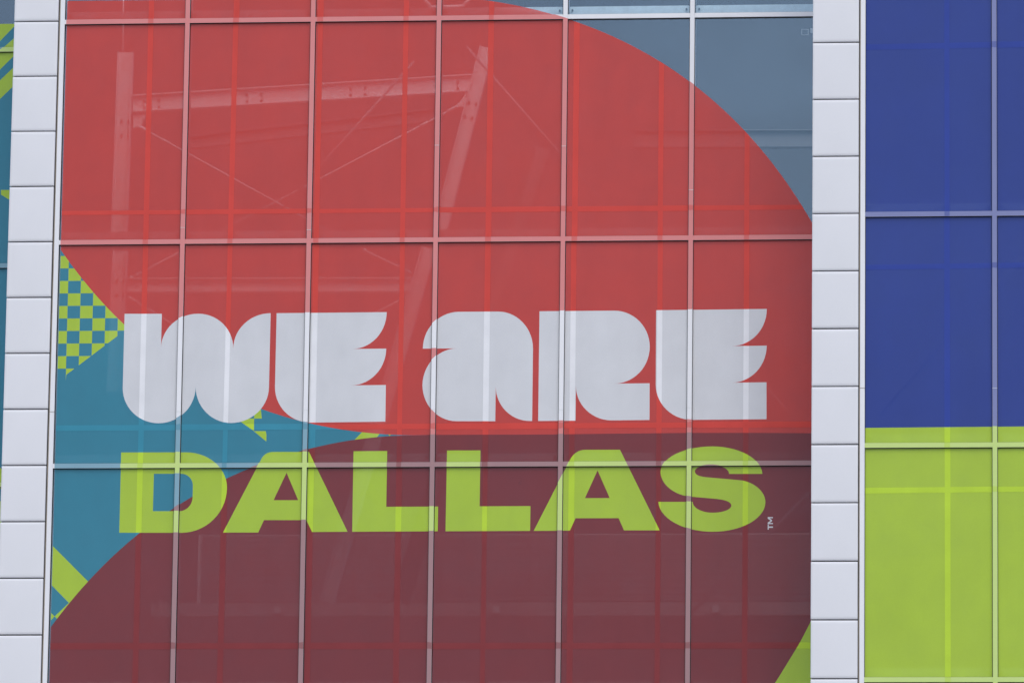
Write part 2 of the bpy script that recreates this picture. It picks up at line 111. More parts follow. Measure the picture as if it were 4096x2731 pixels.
INN = {
  "post_up": [[0.2878,20.4139],[0.2637,18.0841]],
  "post_lo": [[0.2842,17.9092],[0.2468,16.1535]],
  "beam_up": [[0.3906,19.7563],[4.5941,19.9788]],
  "beam_lo": [[0.3757,17.4777],[3.8815,17.4589]],
  "strut_up": [[4.7762,20.4108],[4.1944,17.9725]],
  "strut_lo": [[4.0992,17.9026],[2.92,13.5498]],
  "strut2": [[5.3133,19.5276],[3.6162,13.7972]],
  "rods_up": [[[0.4702,19.4755],[2.8149,18.1565]],[[4.4375,19.6951],[1.5363,18.1552]]],
  "rods_lo": [[[0.4135,17.5645],[1.006,17.8796]],[[3.2877,17.8993],[3.8883,17.6037]],[[0.4035,17.3253],[2.5411,16.0238]],[[3.8614,17.3259],[3.2093,16.9889]]],
  "cab": [[[3.9555,20.0979],[2.1498,18.0203]],[[4.5932,20.2669],[6.5385,18.0098]],[[0.5212,16.1581],[0.051,15.6187]],[[-0.001,14.6083],[1.589,12.9423]],[[8.7842,14.7626],[6.6502,12.5512]],[[8.0591,16.2572],[8.797,15.4295]]],
  "cabR": [[[11.3464,17.2071],[9.7109,15.3473]],[[9.905,14.4403],[10.4525,13.8077]]],
  "bolts_beam_up": [[0.5374,19.7891],[0.5394,19.7068],[0.7164,19.8035],[0.7184,19.718],[1.8056,19.8622],[1.8106,19.7751],[1.9875,19.8684],[1.9892,19.783],[3.0927,19.9251],[3.0941,19.843],[3.2724,19.933],[3.2754,19.8509],[4.4154,19.9956],[4.4197,19.912]],
  "bolts_post_up": [[0.2592,19.5417],[0.3449,19.5409],[0.2605,19.3596],[0.3462,19.3588]],
  "bolts_strut_up": [[4.5672,19.7178],[4.6507,19.6993],[4.5193,19.5449],[4.6044,19.5248]],
  "bolts_beam_lo": [[1.1619,17.4103],[1.2771,17.4063],[1.5023,17.4096]],
  "bolts_post_lo": [[0.2498,17.541],[0.3336,17.5389],[0.2512,17.3575],[0.3349,17.3601]],
  "slab": [14.0161,13.8447],
  "box": [[1.9235,13.9091],[4.679,13.91],[7.4323,13.9076]],
  "stud": [1.7275,2.8434,3.9532,5.0664,6.1673,7.2716],
  "sidz": [14.9018,14.0568],
  "bar_ur": [[6.4638,19.6003],[8.926,19.5859]],
  "bar2": [[0.9202,19.5871],[3.9676,19.9024]],
  "gus_up": [[0.4008,19.6247],[0.5751,19.6391],[0.4994,19.4867],[0.4051,19.4473]],
  "gus_st": [[4.5282,19.8422],[4.4512,19.7306],[4.3736,19.6591],[4.4678,19.6662],[4.515,19.6657]],
  "thin": [[0.2413,21.1167],[0.2522,20.411]],
  "ybr": [[[4.0798,20.7577],[4.2376,20.5656]],[[4.7458,20.7184],[4.6089,20.5615]],[[4.2066,20.566],[4.6396,20.5738]]],
  "sign": [[8.7861,20.035],[8.8618,20.0497]],
}

# ------------------------------------------------------------------ materials
def new_mat(name):
    m = bpy.data.materials.new(name)
    m.use_nodes = True
    nt = m.node_tree
    nt.nodes.clear()
    return m, nt, nt.nodes.new, nt.links.new

def tinted(nt, col, amount, stretch=(1, 1, 1), scale=3.0, fine=0.0):
    """colour socket: base colour with a little uneven wear (object-space noise)"""
    N, Lk = nt.nodes.new, nt.links.new
    tc = N('ShaderNodeNewGeometry')
    mp = N('ShaderNodeMapping')
    mp.inputs['Scale'].default_value = stretch
    Lk(tc.outputs['Position'], mp.inputs['Vector'])
    nz = N('ShaderNodeTexNoise')
    nz.inputs['Scale'].default_value = scale
    nz.inputs['Detail'].default_value = 6
    nz.inputs['Roughness'].default_value = 0.6
    Lk(mp.outputs[0], nz.inputs['Vector'])
    mr = N('ShaderNodeMapRange')
    mr.inputs['From Min'].default_value = 0.25
    mr.inputs['From Max'].default_value = 0.75
    mr.inputs['To Min'].default_value = 1 - amount
    mr.inputs['To Max'].default_value = 1 + amount
    Lk(nz.outputs['Fac'], mr.inputs['Value'])
    val = mr.outputs[0]
    if fine:
        n2 = N('ShaderNodeTexNoise')
        n2.inputs['Scale'].default_value = 90
        n2.inputs['Detail'].default_value = 2
        Lk(tc.outputs['Position'], n2.inputs['Vector'])
        m2 = N('ShaderNodeMapRange')
        m2.inputs['From Min'].default_value = 0.25
        m2.inputs['From Max'].default_value = 0.75
        m2.inputs['To Min'].default_value = 1 - fine
        m2.inputs['To Max'].default_value = 1 + fine
        Lk(n2.outputs['Fac'], m2.inputs['Value'])
        mm = N('ShaderNodeMath')
        mm.operation = 'MULTIPLY'
        Lk(val, mm.inputs[0])
        Lk(m2.outputs[0], mm.inputs[1])
        val = mm.outputs[0]
    vm = N('ShaderNodeVectorMath')
    vm.operation = 'SCALE'
    vm.inputs[0].default_value = col
    Lk(val, vm.inputs['Scale'])
    return vm.outputs[0], tc.outputs['Position']

def surface(name, col, rough=0.5, amount=0.05, stretch=(1, 1, 1), scale=3.0, fine=0.0, spec=0.3, metal=0.0, bump=0.0, bscale=40):
    m, nt, N, Lk = new_mat(name)
    c, pos = tinted(nt, col, amount, stretch, scale, fine)
    b = N('ShaderNodeBsdfPrincipled')
    b.inputs['Roughness'].default_value = rough
    b.inputs['Metallic'].default_value = metal
    b.inputs['Specular IOR Level'].default_value = spec
    Lk(c, b.inputs['Base Color'])
    if bump:
        n = N('ShaderNodeTexNoise')
        n.inputs['Scale'].default_value = bscale
        Lk(pos, n.inputs['Vector'])
        bp = N('ShaderNodeBump')
        bp.inputs['Strength'].default_value = bump
        bp.inputs['Distance'].default_value = 0.01
        Lk(n.outputs['Fac'], bp.inputs['Height'])
        Lk(bp.outputs[0], b.inputs['Normal'])
    o = N('ShaderNodeOutputMaterial')
    Lk(b.outputs[0], o.inputs['Surface'])
    return m

def perforated_film(name, col, cover, vary=0.05):
    """printed window film with fine perforations: the holes are too small to see singly"""
    m, nt, N, Lk = new_mat(name)
    c, pos = tinted(nt, col, 0.05, (1, 1, 0.35), 2.2, 0.03)
    b = N('ShaderNodeBsdfPrincipled')
    b.inputs['Roughness'].default_value = 0.42
    b.inputs['Specular IOR Level'].default_value = 0.25
    Lk(c, b.inputs['Base Color'])
    n = N('ShaderNodeTexNoise')
    n.inputs['Scale'].default_value = 3.0
    n.inputs['Detail'].default_value = 3
    Lk(pos, n.inputs['Vector'])
    bp = N('ShaderNodeBump')
    bp.inputs['Strength'].default_value = 0.25
    bp.inputs['Distance'].default_value = 0.01
    Lk(n.outputs['Fac'], bp.inputs['Height'])
    Lk(bp.outputs[0], b.inputs['Normal'])
    t = N('ShaderNodeBsdfTransparent')
    mx = N('ShaderNodeMixShader')
    mr = N('ShaderNodeMapRange')
    mr.inputs['To Min'].default_value = cover - vary
    mr.inputs['To Max'].default_value = cover + vary
    Lk(n.outputs['Fac'], mr.inputs['Value'])
    Lk(mr.outputs[0], mx.inputs['Fac'])
    Lk(t.outputs[0], mx.inputs[1])
    Lk(b.outputs[0], mx.inputs[2])
    o = N('ShaderNodeOutputMaterial')
    Lk(mx.outputs[0], o.inputs['Surface'])
    return m

def glass_material():
    m, nt, N, Lk = new_mat('tinted_glass')
    t = N('ShaderNodeBsdfTransparent')
    t.inputs['Color'].default_value = (0.88, 0.92, 0.94, 1)
    g = N('ShaderNodeBsdfGlossy')
    g.inputs['Roughness'].default_value = 0.03
    g.inputs['Color'].default_value = (0.62, 0.82, 1.0, 1)
    geo = N('ShaderNodeNewGeometry')
    n = N('ShaderNodeTexNoise')
    n.inputs['Scale'].default_value = 0.7
    n.inputs['Detail'].default_value = 0.5
    Lk(geo.outputs['Position'], n.inputs['Vector'])
    bp = N('ShaderNodeBump')
    bp.inputs['Strength'].default_value = 0.3
    bp.inputs['Distance'].default_value = 0.02
    Lk(n.outputs['Fac'], bp.inputs['Height'])
    Lk(bp.outputs[0], g.inputs['Normal'])
    mx = N('ShaderNodeMixShader')
    mx.inputs['Fac'].default_value = 0.078
    Lk(t.outputs[0], mx.inputs[1])
    Lk(g.outputs[0], mx.inputs[2])
    o = N('ShaderNodeOutputMaterial')
    Lk(mx.outputs[0], o.inputs['Surface'])
    return m

COVER = 0.75
WHITE = (0.85, 0.855, 0.885)
INK = {
    'red': (0.70, 0.068, 0.054),
    'maroon': (0.255, 0.038, 0.044),
    'green': (0.525, 0.74, 0.052),
    'teal': (0.044, 0.280, 0.400),
    'blue': (0.030, 0.062, 0.345),
    'white': (0.89, 0.895, 0.925),
}
def over(c, k):
    return tuple(a * k + b * (1 - k) for a, b in zip(c, WHITE))
FILM = {k: perforated_film(k + '_film', c, COVER) for k, c in INK.items()}
LAPF = {k: perforated_film(k + '_lapped_film', c, 0.955, 0.12) for k, c in INK.items()}
CAPF = {k: surface(k + '_film_on_metal', over(c, 0.75), 0.42, 0.03, (1, 1, .4), 2.0, 0.02, 0.25) for k, c in INK.items()}
CAP2 = {k: surface(k + '_double_film_on_metal', over(c, 0.88), 0.42, 0.03, (1, 1, .4), 2.0, 0.02, 0.25) for k, c in INK.items()}
M_FRAME = surface('white_frame_paint', WHITE, 0.4, 0.04, (1, 1, 0.3), 1.5, 0.02)
M_PANEL = surface('white_cladding_paint', (0.80, 0.805, 0.84), 0.45, 0.025, (1, 1, 0.6), 1.2, 0.012, 0.3)
M_GASKET = surface('black_gasket', (0.012, 0.012, 0.013), 0.7, 0.2)
M_BACK = surface('dark_joint', (0.03, 0.03, 0.033), 0.8, 0.2)
M_SEAL = surface('brown_sealant', (0.30, 0.26, 0.21), 0.8, 0.35, (1, 1, .3), 6.0)
M_STEEL = surface('pale_painted_steel', (0.74, 0.72, 0.72), 0.5, 0.05, (1, 1, 1), 2.0, 0.02)
M_DARKSTEEL = surface('dimmed_steel', (0.15, 0.15, 0.16), 0.55, 0.08, (1, 1, 1), 2.0, 0.02)  # pale steel darkened: the dimness of the deeper members is in the colour
M_GALV = surface('galvanised_steel', (0.76, 0.80, 0.80), 0.45, 0.12, (1, 1, 1), 14.0, 0.08, 0.5)
M_BOLT = surface('bolt_steel', (0.10, 0.10, 0.10), 0.5, 0.1)
M_CABLE = surface('grey_cable', (0.32, 0.32, 0.33), 0.4, 0.1)
M_SIDING = surface('grey_siding', (0.20, 0.20, 0.21), 0.7, 0.10, (.3, 1, 1), 3.0, 0.03)
M_SLAB = surface('concrete', (0.30, 0.30, 0.30), 0.85, 0.15, (1, 1, 1), 1.5, 0.05)
M_WALL = surface('interior_wall', (0.06, 0.065, 0.075), 0.9, 0.12, (.4, 1, 1), 0.6, 0.02)
M_GROUND = surface('paving', (0.28, 0.275, 0.26), 0.9, 0.15, (1, 1, 1), 0.3, 0.05)
M_GLASS = glass_material()
M_BOX = surface('pale_box', (0.5, 0.5, 0.5), 0.6, 0.05)

# ------------------------------------------------------------------ helpers
def link(name, mesh, parent=None, loc=None, rot=None):
    o = bpy.data.objects.new(name, mesh)
    COL.objects.link(o)
    if parent:
        o.parent = parent
    if loc:
        o.location = loc
    if rot:
        o.rotation_euler = rot
    return o

def tag(o, label, cat, group=None):
    o['label'] = label
    o['category'] = cat
    if group:
        o['group'] = group
    return o

def thing(name, label, cat, loc=(0, 0, 0), group=None):
    return tag(link(name, None, None, loc), label, cat, group)

def box_into(bm, x0, x1, y0, y1, z0, z1, mi=0):
    v = [bm.verts.new(c) for c in ((x0, y0, z0), (x1, y0, z0), (x1, y1, z0), (x0, y1, z0),
                                   (x0, y0, z1), (x1, y0, z1), (x1, y1, z1), (x0, y1, z1))]
    for f in ((0, 3, 2, 1), (4, 5, 6, 7), (0, 1, 5, 4), (1, 2, 6, 5), (2, 3, 7, 6), (3, 0, 4, 7)):
        bm.faces.new([v[i] for i in f]).material_index = mi

def finish(bm, name, mats, smooth=False):
    me = bpy.data.meshes.new(name)
    bm.normal_update()
    bm.to_mesh(me)
    bm.free()
    for m in (mats if isinstance(mats, (list, tuple)) else [mats]):
        me.materials.append(m)
    if smooth:
        for p in me.polygons:
            p.use_smooth = True
    return me

def box(name, mat, x0, x1, y0, y1, z0, z1, parent=None, bevel=0.0):
    """a box whose object origin is its own centre"""
    bm = bmesh.new()
    cx, cy, cz = (x0 + x1) / 2, (y0 + y1) / 2, (z0 + z1) / 2
    box_into(bm, x0 - cx, x1 - cx, y0 - cy, y1 - cy, z0 - cz, z1 - cz)
    if bevel:
        bmesh.ops.bevel(bm, geom=list(bm.edges), offset=bevel, segments=2, affect='EDGES')
    off = wloc(parent)
    return link(name, finish(bm, name, mat), parent, (cx - off[0], cy - off[1], cz - off[2]))

def wloc(o):
    v = Vector((0, 0, 0))
    while o:
        v += o.location
        o = o.parent
    return v

def bar_frame(a, b, y):
    """frame of a member running from a to b (X,Z pairs) in the plane Y=y"""
    A, B = Vector((a[0], y, a[1])), Vector((b[0], y, b[1]))
    u = (B - A).normalized()
    w = Vector((0, 1, 0))
    v = w.cross(u)
    m = Matrix((u, w, v)).transposed().to_4x4()
    m.translation = A
    return m, (B - A).length

def member(name, mat, a, b, y, boxes, parent):
    """boxes: (u0,u1,w0,w1,v0,v1) with u along the member; None for u1 means the full length"""
    m, ln = bar_frame(a, b, y)
    bm = bmesh.new()
    for (u0, u1, w0, w1, v0, v1) in boxes:
        box_into(bm, u0, ln if u1 is None else u1, w0, w1, v0, v1)
    o = link(name, finish(bm, name, mat), parent)
    m.translation -= wloc(parent)
    o.matrix_local = m
    return o

def i_beam(name, a, b, y, h, depth, parent, mat=None):
    t = 0.012
    return member(name, mat or M_STEEL, a, b, y, [
        (0, None, -0.005, 0.005, -h / 2 + t, h / 2 - t),
        (0, None, -depth / 2, depth / 2, h / 2 - t, h / 2),
        (0, None, -depth / 2, depth / 2, -h / 2, -h / 2 + t)], parent)

def rod(name, mat, a, b, y, r, parent, y2=None, n=8):
    A, B = Vector((a[0], y, a[1])), Vector((b[0], y if y2 is None else y2, b[1]))
    d = B - A
    bm = bmesh.new()
    bmesh.ops.create_cone(bm, cap_ends=True, segments=n, radius1=r, radius2=r, depth=d.length)
    o = link(name, finish(bm, name, mat, True), parent)
    m = d.to_track_quat('Z', 'Y').to_matrix().to_4x4()
    m.translation = (A + B) / 2 - wloc(parent)
    o.matrix_local = m
    return o

# ------------------------------------------------------------------ the setting
ZO, H, W = 20.03, 2.675313, 1.5
STEP_R, STEP_L = 1.625813, 1.517641
bm = bmesh.new()
v = [bm.verts.new(c) for c in ((-400, -500, 0), (400, -500, 0), (400, 300, 0), (-400, 300, 0))]
bm.faces.new(v)
g = link('ground', finish(bm, 'ground', M_GROUND))
g['kind'] = 'structure'

CAP = 0.027          # half width of a mullion cap
TCAP = 0.056         # height of a transom cap
GY = 0.036            # glass plane behind the cap faces

def zrow(bay, k):
    return bay['z0'] + 1.05 if k == -1 else bay['z0'] - k * H   # top row cut low, above the view, so sky light reaches the steelwork

BAYS = {
    'mid': dict(y=0.0, z0=ZO, xs=[k * W for k in range(7)], ks=range(-1, 5)),
    'right': dict(y=-STEP_R, z0=ZO - 0.090663, xs=[9.57847 + k * W for k in range(4)], ks=range(-1, 5)),
    'left': dict(y=STEP_L, z0=ZO + 0.046748, xs=[-0.52 - k * W for k in (3, 2, 1, 0)], ks=range(-1, 5)),
}

# bolt and bracket meshes shared by all the fixings
def hex_mesh(r, d):
    bm = bmesh.new()
    bmesh.ops.create_cone(bm, cap_ends=True, segments=6, radius1=r, radius2=r, depth=d,
                          matrix=Matrix.Rotation(math.pi / 2, 4, 'X'))
    return finish(bm, 'bolt', M_BOLT)
ME_BOLT = hex_mesh(0.016, 0.02)
ME_NUT = hex_mesh(0.012, 0.03)

def build_bay(key, label):
    b = BAYS[key]
    y, xs, ks = b['y'], b['xs'], list(b['ks'])
    ztop, zbot = zrow(b, ks[0]) + TCAP, zrow(b, ks[-1])
    root = thing('glazed_bay', label, 'glazing', ((xs[0] + xs[-1]) / 2, y, zbot), 'glazed bays of the facade')
    # panes
    for i in range(len(xs) - 1):
        for k in ks[:-1]:
            box('glass_pane', M_GLASS, xs[i] + 0.018, xs[i + 1] - 0.018, y + GY, y + GY + 0.010,
                zrow(b, k + 1) + TCAP - 0.012, zrow(b, k) + 0.012, root)
    # mullions
    for i, x in enumerate(xs):
        end = i in (0, len(xs) - 1)
        mu = box('jamb_frame' if end else 'mullion', M_FRAME, x - CAP, x + CAP, y, y + 0.014, zbot, ztop, root, 0.0025)
        box('gasket', M_GASKET, x - CAP - 0.006, x + CAP + 0.006, y + 0.0145, y + GY + 0.004, zbot, ztop, mu)
        box('mullion_box', M_FRAME, x - 0.032, x + 0.032, y + 0.078, y + 0.20, zbot, ztop, mu)
        for zs in (zrow(b, 1) - 2.0 + random.uniform(-.012, .012),
                   *( (random.uniform(zrow(b, 4), zrow(b, 3)), random.uniform(zrow(b, 1), zrow(b, 0))) if not end else ())):
            box('splice_joint', M_SEAL if end else M_GALV, x - CAP - 0.0005, x + CAP + 0.0005, y - 0.0035, y + 0.010, zs, zs + 0.004, mu)
    # transoms, one length per pane, and the tube behind each
    for i in range(len(xs) - 1):
        for k in ks:
            z = zrow(b, k)
            tr = box('transom', M_FRAME, xs[i] + CAP + 0.001, xs[i + 1] - CAP - 0.001, y + 0.003, y + 0.016, z, z + TCAP, root, 0.0025)
            box('gasket', M_GASKET, xs[i] + CAP + 0.007, xs[i + 1] - CAP - 0.007, y + 0.0165, y + GY + 0.004, z - 0.006, z + TCAP + 0.004, tr)
            st = box('stiffener_bar', M_GALV, xs[i] + 0.05, xs[i + 1] - 0.05, y + 0.10, y + 0.17, z + 0.052, z + 0.172, root, 0.004)
            for sx in (xs[i] + 0.075, xs[i + 1] - 0.075):
                box('bracket', M_GALV, sx - 0.035, sx + 0.035, y + 0.088, y + 0.099, z + 0.070, z + 0.166, st, 0.002)
                link('bolt', ME_NUT, st, Vector((sx, y + 0.078, z + 0.120)) - wloc(st))
    return root

build_bay('mid', 'wide bay of glass panes in white framing between the two white panelled columns')
build_bay('right', 'glazed bay right of the right column, covered with blue and lime film')
build_bay('left', 'sliver of glazed bay at the left edge, beyond the left panelled column')

# ------------------------------------------------------------------ clad columns
def panel_mesh(w, h):
    n = 8
    bm = bmesh.new()
    grid = []
    r = 0.006
    us = [-w / 2, -w / 2 + r * .3, -w / 2 + r, -w / 2 + .03, -w / 4, 0, w / 4, w / 2 - .03, w / 2 - r, w / 2 - r * .3, w / 2]
    vsn = [-h / 2, -h / 2 + r * .3, -h / 2 + r, -h / 2 + .035, -h / 4, 0, h / 4, h / 2 - .035, h / 2 - r, h / 2 - r * .3, h / 2]
    def edge(t, half):
        d = half - abs(t)
        if d < 1e-6: return 0.006
        if d < r * .5: return 0.0024
        return 0.0
    for vz in vsn:
        row = []
        for ux in us:
            e = max(edge(ux, w / 2), edge(vz, h / 2))
            pillow = -0.0075 * math.cos(math.pi * ux / w) * math.cos(math.pi * vz / h)
            row.append(bm.verts.new((ux, e + pillow, vz)))
        grid.append(row)
    for j in range(len(vsn) - 1):
        for i in range(len(us) - 1):
            bm.faces.new((grid[j][i], grid[j][i + 1], grid[j + 1][i + 1], grid[j + 1][i]))
    # folded returns
    rim = [grid[0][i] for i in range(len(us))] + [grid[j][-1] for j in range(1, len(vsn))] + \
          [grid[-1][i] for i in range(len(us) - 2, -1, -1)] + [grid[j][0] for j in range(len(vsn) - 2, 0, -1)]
    back = [bm.verts.new((q.co.x, 0.03, q.co.z)) for q in rim]
    for i in range(len(rim)):
        j = (i + 1) % len(rim)
        bm.faces.new((rim[j], rim[i], back[i], back[j]))
    return finish(bm, 'cladding_panel', M_PANEL, True)

def clad_column(x0, x1, xj, y, zj, step, label):
    """x0..x1 panel faces, xj left edge of the jamb, zj one joint height, step depth back to the bay on the left"""
    pitch = H / 4
    ks = range(-4, 17)
    ztop, zbot = zj + 4 * pitch, zj - 16 * pitch
    root = thing('clad_column', label, 'column', ((x0 + x1) / 2, y, zbot), 'panelled columns')
    me = panel_mesh(x1 - x0, pitch - 0.015)
    for k in ks:
        zc = zj - (k + 0.5) * pitch
        if zc < zbot: continue
        link('cladding_panel', me, root, Vector(((x0 + x1) / 2 + random.uniform(-.0012, .0012), y - 0.018 + random.uniform(-.001, .001), zc + random.uniform(-.0008, .0008))) - wloc(root),
             (random.uniform(-.004, .004), random.uniform(-.0012, .0012), random.uniform(-.004, .004)))
    box('backing', M_BACK, x0 + 0.012, xj - 0.001, y + 0.014, y + 0.10, zbot, ztop, root)
    box('sealant_bead', M_SEAL, xj - 0.0105, xj - 0.0010, y + 0.002, y + 0.0135, zbot, ztop, root)
    # the side that steps back to the next bay: the same panels turned round the corner
    sw = step + 0.03
    me2 = panel_mesh(sw, pitch - 0.013)
    for k in ks:
        zc = zj - (k + 0.5) * pitch
        if zc < zbot: continue
        link('side_panel', me2, root, Vector((x0 + 0.004, y + 0.016 + sw / 2, zc)) - wloc(root), (0, 0, -math.pi / 2))
    box('side_backing', M_BACK, x0 + 0.036, x0 + 0.09, y + 0.101, y + step + 0.04, zbot, ztop, root)
    return root

clad_column(-0.577, -0.049, -CAP, 0.0, ZO + 0.034, STEP_L, 'white panelled column left of the red and teal lettered graphic')
clad_column(9.002, 9.531, 9.57847 - CAP, -STEP_R, ZO - 0.054, STEP_R, 'white panelled column between the lettered graphic and the blue film')

# ------------------------------------------------------------------ printed film
def inside(poly, x, z):
    c = False
    n = len(poly)
    j = n - 1
    for i in range(n):
        xi, zi = poly[i]
        xj, zj = poly[j]
        if (zi > z) != (zj > z) and x < (xj - xi) * (z - zi) / (zj - zi) + xi:
            c = not c
        j = i
    return c

def bbox(poly):
    a = [q[0] for q in poly]
    b = [q[1] for q in poly]
    return min(a), max(a), min(b), max(b)

class Sheet:
    """cuts the printed sheet along every printed outline, cap edge and lap edge, then sorts the pieces"""
    def __init__(self, key, x0, x1, z0, z1):
        self.b = BAYS[key]
        self.x0, self.x1, self.z0, self.z1 = x0, x1, z0, z1
        self.V, self.E = [], []
        self.poly([(x0, z0), (x1, z0), (x1, z1), (x0, z1)])
        for x in self.b['xs']:
            for s in (-CAP, CAP):
                self.seg((x + s, z0), (x + s, z1))
        for k in self.b['ks']:
            z = zrow(self.b, k)
            for q in (z, z + TCAP):
                self.seg((x0, q), (x1, q))
    def seg(self, a, b):
        i = len(self.V)
        self.V += [Vector(a), Vector(b)]
        self.E.append((i, i + 1))
    def poly(self, pts):
        i, n = len(self.V), len(pts)
        self.V += [Vector(q) for q in pts]
        self.E += [(i + k, i + (k + 1) % n) for k in range(n)]
    def cut(self):
        vs_, es, fs, *_ = delaunay_2d_cdt(self.V, self.E, [], 0, 1e-5)
        return vs_, fs
    def level(self, x, z):
        for q in self.b['xs']:
            if abs(x - q) < CAP: return 'v'
        for k in self.b['ks']:
            zz = zrow(self.b, k)
            if zz < z < zz + TCAP: return 'h'
        return 'g'

def lap_segments(key, kind, c0, c1, half, lo, hi, jit=0.005):
    """a strip where two film widths overlap, slightly uneven from pane to pane"""
    b = BAYS[key]
    out = []
    cuts = [hi] + [q for q in (([zrow(b, k) for k in b['ks']]) if kind == 'v' else b['xs'][::-1]) if lo < q < hi] + [lo]
    for t1, t0 in zip(cuts, cuts[1:]):
        f1, f0 = (t1 - lo) / (hi - lo), (t0 - lo) / (hi - lo)
        a, e = random.uniform(-jit, jit), random.uniform(-jit, jit)
        w = half + random.uniform(-.003, .004)
        m1, m0 = c0 + (c1 - c0) * f1 + a, c0 + (c1 - c0) * f0 + a
        if kind == 'v':
            out.append([(m0 - w, t0), (m0 + w + e * .4, t0), (m1 + w, t1), (m1 - w, t1)])
        else:
            out.append([(t0, m0 - w), (t1, m1 - w), (t1, m1 + w), (t0, m0 + w)])
    return out

LAYER = {'g': (GY - 0.0015, GY - 0.0030), 'v': (-0.0008, -0.0016), 'h': (0.0022, 0.0014)}

def build_graphic(key, sheet, classify, laps, root, names):
    """classify(x,z) -> (part key, ink) or None"""
    y = sheet.b['y']
    for lp in laps:
        for q in lp: sheet.poly(q)
    vs_, fs = sheet.cut()
    lapb = [[(bbox(q), q) for q in lp] for lp in laps]
    parts = {}
    for f in fs:
        P3 = [vs_[i] for i in f]
        cx = sum(q[0] for q in P3) / 3
        cz = sum(q[1] for q in P3) / 3
        r = classify(cx, cz)
        if r is None: continue
        pk, ink = r
        lv = sheet.level(cx, cz)
        mat = (FILM if lv == 'g' else CAPF)[ink]
        parts.setdefault(pk, []).append((P3, LAYER[lv][0], mat))
        for li, lp in enumerate(lapb):
            if any(bb[0] <= cx <= bb[1] and bb[2] <= cz <= bb[3] and inside(q, cx, cz) for bb, q in lp):
                m2 = (LAPF if lv == 'g' else CAP2)[ink]
                parts.setdefault(('lap', li), []).append((P3, LAYER[lv][1], m2))
                break
    off = wloc(root)
    for pk, tris in parts.items():
        name = 'overlap_strip' if pk[0] == 'lap' else names[pk][0]
        cx = sum(q[0] for t in tris for q in t[0]) / (3 * len(tris))
        cz = sum(q[1] for t in tris for q in t[0]) / (3 * len(tris))
        bm = bmesh.new()
        mats, cache = [], {}
        for P3, ly, m in tris:
            if m not in mats: mats.append(m)
            vv = []
            for q in P3:
                kk = (round(q[0], 6), round(q[1], 6), ly)
                if kk not in cache:
                    cache[kk] = bm.verts.new((q[0] - cx, ly, q[1] - cz))
                vv.append(cache[kk])
            try:
                fc = bm.faces.new(vv)
            except ValueError:
                continue
            fc.material_index = mats.index(m)
        bm.normal_update()
        for fc in bm.faces:
            if fc.normal.y > 0: fc.normal_flip()
        o = link(name, finish(bm, name, mats), root, (cx - off[0], y - off[1], cz - off[2]))
        if pk[0] != 'lap' and names[pk][1]:
            o['label'] = names[pk][1]

# --- the lettered graphic in the middle bay
def middle_graphic():
    root = thing('window_graphic', 'red, teal and maroon printed film with big white and lime letters', 'window graphic', (4.5, 0.0, 11.4))
    sh = Sheet('mid', 0.046, 9.0 - CAP, 11.2, 20.9)
    red, mar = MID['red'], MID['maroon']
    for q in (red, mar): sh.poly(q)
    names = {('red',): ('red_disc', 'red disc behind the white letters'), ('maroon',): ('maroon_disc', 'maroon disc behind the lime letters'),
             ('teal',): ('teal_field', 'teal ground between the two discs'), ('corner',): ('lime_corner', 'lime corner at the lower right')}
    lets = []
    for i, (ch, ink, loops) in enumerate(MID['letters']):
        for q in loops: sh.poly(q)
        lets.append((bbox(loops[0]), loops, ink, ('letter', i)))
        names[('letter', i)] = ('letter', ('white' if ink == 'white' else 'lime green') + ' letter ' + ch)
    (dx0, dz0), (dx1, dz1) = MID['diag']
    sh.seg((dx0, dz0), (dx1, dz1))
    chk = []
    for i, (x0, z0, x1, z1) in enumerate(MID['checker']):
        sh.poly([(x0, z0), (x1, z0), (x1, z1), (x0, z1)])
        chk.append((x0, x1, z0, z1, ('chk', i)))
        names[('chk', i)] = ('checker_square', None)
    grn = []
    for i, q in enumerate(MID['green']):
        sh.poly(q)
        grn.append((bbox(q), q, ('grn', i)))
        names[('grn', i)] = ('lime_facet', None)
    def classify(x, z):
        if not (sh.x0 < x < sh.x1 and sh.z0 < z < sh.z1): return None
        for bb, loops, ink, pk in lets:
            if bb[0] <= x <= bb[1] and bb[2] <= z <= bb[3]:
                c = False
                for lp in loops:
                    if inside(lp, x, z): c = not c
                if c: return pk, ink
        if inside(red, x, z): return ('red',), 'red'
        if inside(mar, x, z): return ('maroon',), 'maroon'
        if x > 5.5:
            return (('corner',), 'green') if z < 14 else None
        if z > 18.5: return None
        for bb, q, pk in grn:
            if bb[0] <= x <= bb[1] and bb[2] <= z <= bb[3] and inside(q, x, z): return pk, 'green'
        if z > dz0 + (x - dx0) * (dz1 - dz0) / (dx1 - dx0):
            for x0, x1, z0, z1, pk in chk:
                if x0 < x < x1 and z0 < z < z1: return pk, 'green'
        return ('teal',), 'teal'
    laps = [lap_segments('mid', 'v', a, c, 0.031, 11.2, 20.9) for a, c in
            ((1.056, 1.056), (2.045, 2.081), (3.076, 3.089), (4.104, 4.106), (5.118, 5.118), (6.133, 6.131), (7.147, 7.143), (8.153, 8.151))]
    for z0, z1 in MID['hs']:
        laps.append(lap_segments('mid', 'h', (z0 + z1) / 2, (z0 + z1) / 2, abs(z1 - z0) / 2, 0.0, 9.0, 0.003))
    build_graphic('mid', sh, classify, laps, root, names)

